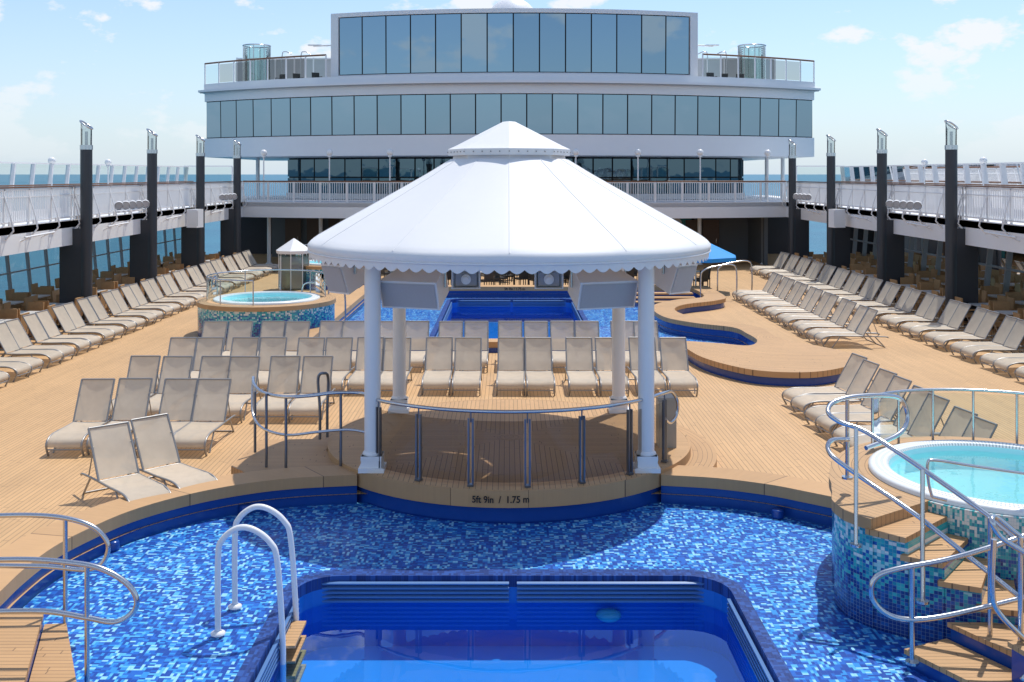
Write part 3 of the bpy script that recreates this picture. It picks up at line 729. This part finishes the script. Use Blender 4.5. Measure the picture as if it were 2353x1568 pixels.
# ---------------------------------------------------------------- side structures
XL=c0-14.67; XR=c0+14.67
UD=3.47; FB=2.67
def cross_y(x): return 57.0-2.6*(1-((x-c0)/14.67)**2)
arc=[(c0-14.67+14.67*2*i/40,cross_y(c0-14.67+14.67*2*i/40)) for i in range(41)]
ud=[(c0-18.3,12),(XL,12)]+arc+[(XR,12),(c0+18.3,12),(c0+18.3,75),(c0-18.3,75)]
updeck=thing('upper_deck','white painted upper promenade deck ringing the pool','ship deck',(c0,40,FB))
part(updeck,'deck_floor',MB().prism(ud,3.25,UD),[whitewall])
fas=[(XL,12)]+arc+[(XR,12)]
part(updeck,'fascia',MB().strip(fas,offset(fas,.12),FB,UD+.03),white)
bm_=MB()
for i in range(20):
    y=14+i*2.15
    if y<56:
        for sd in (-1,1): bm_.box((c0+sd*16.5,y,3.1),(3.4,.12,.3))
part(updeck,'deck_beams',bm_,greyp)
pr=.19
lampg=glassy('lamp_glass',(.75,.8,.82),extra=.12)
for sd in (-1,1):
    for i,y in enumerate([21.95,28.4,34.85,41.3,47.8,54.3]):
        x=c0+sd*14.27; 
        r=thing('lamp_pillar','dark slate deck pillar topped by slanted glass lamp','lamp pillar',(x,y,0),'dark pillars along the pool deck')
        part(r,'shaft',MB().cyl((x,y,0),(x,y,5.8),pr,n=20),darkpil)
        part(r,'fin',MB().box((x+sd*.45,y,1.6),(.75,.3,3.2)),darkpil)
        s=MB().lathe([(pr+.015,5.801),(pr+.015,5.95)],(x,y),20); part(r,'lamp_collar',s,steel)
        g=MB(); vs=[];n=20
        for k in range(n):
            a=2*math.pi*k/n; cx_=math.cos(a)*pr*.93; cy_=math.sin(a)*pr*.93
            vs.append((x+cx_,y+cy_,5.95)); vs.append((x+cx_,y+cy_,6.62+(-cx_/pr)*.13))
        g.add(vs,[(2*k,2*((k+1)%n),2*((k+1)%n)+1,2*k+1) for k in range(n)],True)
        part(r,'lamp_glass',g,lampg)
        top=[Vector((x+math.cos(2*math.pi*k/n)*pr,y+math.sin(2*math.pi*k/n)*pr,6.62-math.cos(2*math.pi*k/n)*.135)) for k in range(n)]
        part(r,'lamp_hood',MB().tube(top,.03,6,closed=True).cyl((x,y,5.95),(x,y,6.4),.05,n=8),steel)
def side_rail(sd,y0,y1):
    x=c0+sd*14.72; r=thing('deck_railing','white picket railing with varnished handrail on upper deck','railing',(x,(y0+y1)/2,UD),'upper deck railings')
    p=MB(); n=int((y1-y0)/.115)
    for i in range(n): y=y0+(i+.5)*(y1-y0)/n; p.box((x,y,UD+.58),(.03,.035,.98))
    part(r,'pickets',p,white)
    f=MB(); f.box((x,(y0+y1)/2,UD+1.07),(.06,y1-y0,.05)); f.box((x,(y0+y1)/2,UD+.12),(.05,y1-y0,.04)); f.box((x,(y0+y1)/2,UD+.85),(.045,y1-y0,.03))
    m=int((y1-y0)/1.6)
    for i in range(m+1):
        y=y0+.1+i*(y1-y0-.2)/m; f.box((x,y,UD+.55),(.06,.06,1.1))
        xi=x-sd*.18
        f.tube([(x,y,UD+.95),(xi-sd*.02,y,UD+.3),(xi-sd*.1,y,UD-.1),(x-sd*.06,y,UD-.35)],.028,6); f.box((xi+sd*.02,y+.1,UD+.1),(.03,.3,.12))
    part(r,'frame',f,white)
    part(r,'handrail',MB().box((x,(y0+y1)/2,UD+1.13),(.09,y1-y0,.045)),brownrail)
for sd in (-1,1):
    ys=[15.5,21.95,28.4,34.85,41.3,47.8,54.3]
    for a,b in zip(ys[:-1],ys[1:]): side_rail(sd,a+.02,b-.02)
    side_rail(sd,54.32,57.0)
    for k,y in enumerate([25.5,31.6,38.0,44.3,51.0]):
        x=c0+sd*14.4; r=thing('fixture_arm','thin white tubular arm bracket on deck fascia','bracket',(x,y,UD),'fascia brackets')
        part(r,'arm',MB().cyl((x,y-.9,3.15),(x,y+1.1,3.2),.03,n=6).cyl((x,y-.6,3.15),(c0+sd*14.7,y-.6,3.0),.02,n=6).cyl((x,y+.8,3.19),(c0+sd*14.7,y+.8,3.05),.02,n=6),white)
def flood(x,y,z,sd,n=4,sp_=.50):
    r=thing('floodlight_bar','cluster of round white floodlights bolted to fascia','floodlights',(x,y,z),'floodlight clusters')
    part(r,'bar',MB().box((x,y,z-.24),(.06,n*sp_,.05)).cyl((x,y,z-.24),(x+sd*.4,y,z-.24),.03,n=6),white)
    for i in range(n):
        yy=y+(i-(n-1)/2)*sp_; d=Vector((-sd*.35,-.9,-.2)).normalized(); c=Vector((x-sd*.06*i,yy,z))
        h=MB().tube([c-d*.14,c-d*.04],.08,14,r2=.145); h.tube([c-d*.04,c+d*.1],.15,14,caps=False)
        part(r,'lamp_housing',h,white)
        part(r,'lamp_lens',MB().cyl(c+d*.06,c+d*.075,.12,n=16),speakg)
for sd in (-1,1):
    flood(c0+sd*13.95,37.9,3.9,sd,5); flood(c0+sd*13.95,51.0,3.9,sd,4)
    x=c0+sd*14.1; r=thing('wall_speaker','white box loudspeaker mounted on deck fascia','loudspeaker',(x,46.4,2.6),'fascia loudspeakers')
    part(r,'cabinet',MB().box((x,46.4,3.05),(.5,.55,.8),rz=.25*sd),white); part(r,'front_panel',MB().box((x-.05*sd,46.1,3.05),(.4,.02,.66),rz=.25*sd),white)
for sd in (-1,1):
    x=c0+sd*18.0; r=thing('windscreen','glass promenade windscreen with white slanted posts','windscreen',(x,36,UD))
    p=MB(); y=14.0; ys=[]
    while y<57.5: ys.append(y); y+=1.55
    for y in ys: p.box((x-sd*.12,y,UD+.96),(.14,.10,1.92),ry=-sd*.1)
    p.box((x-sd*.2,35.5,UD+1.92),(.07,44,.05)); p.box((x,35.5,UD+.1),(.1,44,.2))
    part(r,'posts',p,whitewall)
    part(r,'handrail',MB().box((x-sd*.5,35.5,UD+1.12),(.08,44,.05)),brownrail)
    for a,b in zip(ys[:-1],ys[1:]):
        part(r,'glass_panel',MB().add([(x,a+.06,UD+.2),(x,b-.06,UD+.2),(x-sd*.19,b-.06,UD+1.89),(x-sd*.19,a+.06,UD+1.89)],[(0,1,2,3)]),railglass)
    r=thing('window_wall','slanted sea windows with white frames along terrace','window wall',(x,36,0))
    q=MB(); q.box((x,35.5,.2),(.12,45,.4)); q.box((x,35.5,2.95),(.14,45,.55)); q.box((x-sd*.05,35.5,1.5),(.07,45,.05))
    for y in ys: q.box((x-sd*.03,y,1.55),(.10,.10,2.5),rx=.22)
    part(r,'frame',q,greyp)
    part(r,'window_glass',MB().add([(x+sd*.02,13,.4),(x+sd*.02,58,.4),(x+sd*.02,58,2.7),(x+sd*.02,13,2.7)],[(0,1,2,3)]),sideglass)
gl=thing('globe_lamp','white globe lamp on slim white post','lamp')
part(gl,'post',MB().cyl((0,0,0),(0,0,2.45),.035,n=8).lathe([(.09,2.42),(.11,2.5),(.06,2.52)],(0,0),12),white,local=True)
part(gl,'globe',MB().sphere((0,0,2.66),.18,18,12),pbr('globe_acrylic',(.85,.85,.84),.2,var=.02),local=True)
LP=[]
for px in (606,757,896,1323,1466,1609,1764):
    d=55.0
    for _ in range(5): X=(px-CX)*d/F; d=cross_y(X)+.25
    LP.append(((X,d,UD),0))
for sd in (-1,1):
    for y in (39.0,44.5): LP.append(((c0+sd*17.2,y,UD),0))
for o in repeat(gl,LP,'globe lamps on the promenade')[-4:]: o.scale=(.76,.76,.76)
cr=thing('cross_railing','curved white railing across the promenade front','railing',(c0,54.6,UD))
p=MB(); f=MB(); path=[Vector((a[0],a[1]+.12,0)) for a in arc]
for a,b in zip(path[:-1],path[1:]):
    n=6; t=(b-a)/n; rz=math.atan2((b-a).y,(b-a).x)
    for i in range(n): q=a+t*(i+.5); p.box((q.x,q.y,UD+.58),(.028,.028,.95),rz=rz)
    m=(a+b)/2; l=(b-a).length
    f.box((m.x,m.y,UD+1.07),(l+.01,.05,.04),rz=rz).box((m.x,m.y,UD+.12),(l+.01,.04,.04),rz=rz)
for i in range(0,41,2): f.box((path[i].x,path[i].y,UD+.55),(.07,.07,1.1))
part(cr,'pickets',p,white); part(cr,'frame',f,white)
part(cr,'handrail',MB().tube([(q.x,q.y,UD+1.13) for q in path],.04,8),brownrail)

bw=thing('covered_bar_wall','dark rear wall under promenade with doors and teal panels','wall',(c0,66,0))
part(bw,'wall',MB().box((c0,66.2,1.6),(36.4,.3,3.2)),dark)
wall2=MB().box((-11.6,63.8,1.6),(5.2,.2,3.2)).box((12.6,62,1.6),(3.2,.2,3.2)).box((-8.95,60.5,1.6),(.25,6.5,3.2)).box((14.2,60,1.6),(.2,4,3.2))
part(bw,'side_wall',wall2,pbr('slate_wall',(.13,.14,.15),.6))
tl=MB().box((-7.8,62,1.6),(1.6,.12,3.1)).box((9.2,62,1.6),(3.2,.12,3.1)).box((4.4,63,1.6),(2,.12,3.1))
part(bw,'teal_panel',tl,pbr('teal_wall',(.03,.24,.25),.4,var=.3,vscale=8))
for x in (-12.9,-11.6,-10.3,-6.4,-5.2,10.9,11.9):
    yy=61.8 if abs(x)<10 or x>0 else 63.6
    dr=part(bw,'door',MB().box((x,yy,1.15),(.95,.08,2.3)),doorm)
    part(dr,'handle',MB().box((x+.3,yy-.07,1.1),(.04,.06,.25)),steel).location=(0,0,0)
for x in (8.6,9.9):
    o=part(bw,'porthole',MB().lathe([(.12,0),(.3,0),(.32,.05)],(0,0),24),white); o.location=Vector((x,61.9,2.1))-bw.location; o.rotation_euler=(math.pi/2,0,0)
for x,y in ((-13.2,58.5),(-6.2,58),(5.9,58),(14.2,58.5),(-10.3,58.3),(10.6,58.3)):
    single('support_column',MB().cyl((x,y,0),(x,y,3.25),.11,n=14).lathe([(.2,0.0),(.2,.03),(.12,.1)],(x,y),16),white,'slim white column supporting the promenade deck','column','slim deck support columns')
sb=thing('ship_bar','long poolside bar counter clad in blue mosaic','bar counter',(1,55.5,0))
part(sb,'bar_front',MB().box((1.0,55.5,.55),(8,.8,1.1)),tealw); part(sb,'counter_top',MB().box((1.0,55.4,1.131),(8.3,1.1,.06)),brownrail)

# ---------------------------------------------------------------- superstructure
SC_=(.9,87.0); SR=30.3
def sp(a,r=SR): return (SC_[0]+r*math.sin(a),SC_[1]-r*math.cos(a))
aL,aR=-.682,.600
def arcs(a0,a1,r,n=56): return [sp(a0+(a1-a0)*i/n,r) for i in range(n+1)]
ss=thing('ship_superstructure','white curved ship superstructure with bands of blue glass','ship building',(c0,60,UD))
def body(r,z0,z1,mat,name,a0=aL,a1=aR,yb=80):
    A=arcs(a0,a1,r); poly=A+[(A[-1][0],yb),(A[0][0],yb)]
    return part(ss,name,MB().prism(poly,z0,z1),mat)
body(SR,6.0,7.12,whitewall,'lower_band')
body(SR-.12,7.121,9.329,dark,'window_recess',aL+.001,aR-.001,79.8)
body(SR,9.33,9.88,whitewall,'upper_band')
body(SR+.38,9.881,10.0,whitewall,'ledge',aL-.004,aR+.004)
part(ss,'parapet',MB().strip(arcs(aL,aR,SR+.05),arcs(aL,aR,SR-.1),10.001,10.38),whitewall)
part(ss,'ledge_gutter',MB().tube([(*p,9.86) for p in arcs(aL,aR,SR+.30)],.05,6),greyp)
def panes(n,a0,a1,z0,z1,r,gap,mat,tilt=.0,name='window'):
    for i in range(n):
        b0=a0+(a1-a0)*i/n+gap/r/2; b1=a0+(a1-a0)*(i+1)/n-gap/r/2
        p0,p1=sp(b0,r),sp(b1,r); q0,q1=sp(b0,r+tilt),sp(b1,r+tilt); j=random.uniform(-.006,.006)
        part(ss,name,MB().add([(p0[0],p0[1],z0),(p1[0],p1[1],z0),(q1[0],q1[1]+j,z1),(q0[0],q0[1]+j,z1)],[(0,1,2,3)]),mat)
panes(28,aL+.004,aR-.004,7.17,9.28,SR-.05,.07,fglass,.03)
bL,bR=-.368,.329
A=arcs(bL,bR,SR-.35); 
part(ss,'bridge_box',MB().prism(A+[(A[-1][0],76),(A[0][0],76)],10.001,10.48),whitewall)
A2=arcs(bL+.016,bR-.016,SR-.5)
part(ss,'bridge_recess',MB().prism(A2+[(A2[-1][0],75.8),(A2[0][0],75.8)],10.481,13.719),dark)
part(ss,'bridge_roof',MB().prism(A+[(A[-1][0],76),(A[0][0],76)],13.72,13.95),whitewall)
for b0,b1 in ((bL,bL+.0155),(bR-.0155,bR)):
    part(ss,'corner_pier',MB().strip(arcs(b0,b1,SR-.352,4),arcs(b0,b1,SR-1.5,4),10.481,13.719),whitewall)
for a in (A[0],A[-1]): part(ss,'side_wall',MB().box((a[0]+(.1 if a[0]<0 else -.1),68,12.1),(.19,14,3.23)),whitewall)
panes(14,bL+.017,bR-.017,10.53,13.67,SR-.42,.07,fglass,.03)
r2=SR-5.5
def lowang(x): return math.asin((x-SC_[0])/r2)
l0,l1=lowang(-14.0),lowang(14.9)
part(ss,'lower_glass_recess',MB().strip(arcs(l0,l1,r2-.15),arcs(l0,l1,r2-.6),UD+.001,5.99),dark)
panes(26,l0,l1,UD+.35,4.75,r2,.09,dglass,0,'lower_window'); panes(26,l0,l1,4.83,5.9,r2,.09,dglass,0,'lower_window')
part(ss,'lower_sill',MB().strip(arcs(l0,l1,r2+.06),arcs(l0,l1,r2-.149),UD+.001,UD+.33),whitewall)
wm_=MB()
for x in (-16.8,-15.6,16.2,17.2): wm_.cyl((x,66,UD),(x,66,6.0),.12,n=10)
part(ss,'passage_column',wm_,white)
rd=MB().sphere((0.3,66,14.4),1.6,40,24); part(ss,'radome',rd,whitewall)
part(ss,'radome_base',MB().lathe([(.9,13.951),(.9,14.0),(.8,14.2)],(0.3,66),24),whitewall)
for sd,x in ((-1,-10.3),(1,11.0)):
    part(ss,'flood_arm',MB().cyl((x,62,12.55),(x+sd*1.1,62,12.5),.05,n=6).box((x+sd*1.0,62,12.55),(.8,.25,.06)),white)
pgp=pbr('pale_grey_panel',(.45,.47,.48),.4); ggl=glassy('green_glass',(.68,.82,.80),extra=.08)
for s0,s1 in ((aL,bL-.004),(bR+.004,aR)):
    r=thing('terrace_railing','glass balustrade with wooden handrail on upper terrace','railing',(sp((s0+s1)/2)[0],sp((s0+s1)/2)[1],10.38),'terrace balustrades')
    n=7
    part(r,'handrail',MB().tube([(*p,11.62) for p in arcs(s0,s1,SR-.03,20)],.05,8),brownrail)
    for i in range(n+1): p=sp(s0+(s1-s0)*i/n,SR-.03); part(r,'post',MB().box((p[0],p[1],11.0),(.07,.07,1.24)),whitewall)
    for i in range(n):
        A=arcs(s0+(s1-s0)*(i+.06)/n,s0+(s1-s0)*(i+.94)/n,SR-.03,3)
        part(r,'glass_panel',MB().add([(*p,z) for z in (10.42,11.5) for p in A],[(k,k+1,5+k,4+k) for k in range(3)]),smoke if i%3 else railglass)
for sd,x0,x1 in ((-1,-17.9,-10.3),(1,11.0,17.7)):
    g=MB().box(((x0+x1)/2,70,11.3),(x1-x0,.12,2.6)); r=thing('terrace_screen','grey wind screen wall behind the upper terrace','screen',((x0+x1)/2,70,10))
    part(r,'panel',g,pgp)
    q=MB()
    for i in range(7): q.box((x0+(x1-x0)*i/6,69.92,11.35),(.1,.08,2.7))
    q.box(((x0+x1)/2,69.9,12.63),(x1-x0,.12,.08)); part(r,'frame',q,whitewall)
    cx_=x0+2.0 if sd<0 else x1-2.2
    r=thing('shower_enclosure','cylindrical clear glass enclosure on the upper terrace','glass enclosure',(cx_,67,10))
    part(r,'glass',MB().lathe([(.85,10.0),(.85,13.1)],(cx_,67),20),ggl)
    q=MB().tube([(cx_+.86*math.cos(i*.3142),67+.86*math.sin(i*.3142),13.12) for i in range(20)],.04,6,closed=True)
    for i in range(8): q.cyl((cx_+.86*math.cos(i*.785),67+.86*math.sin(i*.785),10),(cx_+.86*math.cos(i*.785),67+.86*math.sin(i*.785),13.12),.03,n=6)
    part(r,'frame',q,steel)
    for k in (1.6,2.8):
        xx=cx_-sd*k; rr=thing('shower_pole','bent steel shower pole on the terrace','shower',(xx,67,10),'terrace shower poles')
        part(rr,'pole',MB().tube(smooth([(xx,67,10),(xx,67,12.4),(xx-sd*.2,67,12.75),(xx-sd*.6,67,12.6)],5),.035,8),steel)
for sd in (-1,1):
    x=c0+sd*16.6; r=thing('glass_gate_screen','clear framed glass screen across the promenade walkway','screen',(x,57.3,UD),'promenade glass screens')
    part(r,'frame',MB().box((x,57.3,UD+1.95),(2.6,.06,.05)).box((x-1.3,57.3,UD+.98),(.06,.06,1.9)).box((x+1.3,57.3,UD+.98),(.06,.06,1.9)),whitewall)
    part(r,'glass_panel',MB().add([(x-1.25,57.3,UD+.1),(x+1.25,57.3,UD+.1),(x+1.25,57.3,UD+1.9),(x-1.25,57.3,UD+1.9)],[(0,1,2,3)]),railglass)

# ---------------------------------------------------------------- sea
m,t,out=newmat('sea_water'); p=t.add('ShaderNodeBsdfPrincipled'); g=t.add('ShaderNodeNewGeometry')
n1=t.noise(g.outputs['Position'],.02,6,.6)
t.l.new(t.ramp(n1,[(.3,(.006,.11,.19)),(.7,(.012,.16,.24))]),p.inputs['Base Color']); p.inputs['Roughness'].default_value=.35; p.inputs['Specular IOR Level'].default_value=.25
t.l.new(t.bump(t.noise(g.outputs['Position'],.25,6,.7),.6,1.0),p.inputs['Normal']); t.l.new(p.outputs[0],out.inputs[0])
S=60000
single('sea',MB().add([(-S,-S,-28),(S,-S,-28),(S,S,-28),(-S,S,-28)],[(0,1,2,3)]),m,kind='structure')

# ---------------------------------------------------------------- light, world, camera
sd_=Vector((1.03,1.6,4.0)).normalized(); el=math.asin(sd_.z); az=math.atan2(sd_.x,sd_.y)
L=bpy.data.lights.new('sun','SUN'); L.energy=3.9; L.angle=math.radians(.5); L.color=(1,.955,.88)
lo=bpy.data.objects.new('sun',L); link(lo); lo.rotation_euler=(-sd_).to_track_quat('-Z','Y').to_euler()
w=bpy.data.worlds.new('World'); scene.world=w; w.use_nodes=True; t=NT(w.node_tree)
for n in list(t.n): t.n.remove(n)
out=t.add('ShaderNodeOutputWorld'); bg=t.add('ShaderNodeBackground'); sk=t.add('ShaderNodeTexSky'); sk.sky_type='NISHITA'; sk.sun_disc=False
sk.sun_elevation=el; sk.sun_rotation=az; sk.air_density=1.0; sk.dust_density=.3; sk.ozone_density=1.5
tc=t.add('ShaderNodeTexCoord'); x,y,z=t.sep(tc.outputs['Generated'])
zp=t.m('MAXIMUM',z,0)
base=t.vm('MULTIPLY',sk.outputs[0],(1.25,1.38,1.55))
hz=t.m('MULTIPLY',t.m('EXPONENT',t.m('MULTIPLY',zp,-8.0)),.9)
base=t.mixc(hz,base,(5.9,6.9,7.9,1))
n1=t.noise(t.comb(x,y,t.m('MULTIPLY',z,2.0)),15.0,10,.56)
n2=t.noise(t.comb(t.m('ADD',x,.35),y,z),4.2,2,.5)
cl=t.m('ADD',n1,t.m('MULTIPLY',t.m('SUBTRACT',n2,.5),.55))
msk=t.ramp(cl,[(.53,(0,0,0)),(.60,(1,1,1))])
fade=t.m('MULTIPLY',t.m('MINIMUM',t.m('MULTIPLY',zp,9),1.0),.9)
col=t.mixc(t.m('MULTIPLY',msk,fade),base,(8.5,8.7,9.0,1))
t.l.new(col,bg.inputs[0]); bg.inputs[1].default_value=.11; t.l.new(bg.outputs[0],out.inputs[0])
cam=bpy.data.cameras.new('camera'); co=bpy.data.objects.new('camera',cam); link(co)
co.location=(0,0,H); co.rotation_euler=(math.pi/2,0,0); cam.sensor_width=36; cam.lens=36*F/2353; cam.shift_x=10.5/2353; cam.shift_y=-384/2353
cam.clip_start=.1; cam.clip_end=200000; scene.camera=co
scene.view_settings.view_transform='Standard'; scene.view_settings.look='None'; scene.view_settings.exposure=0
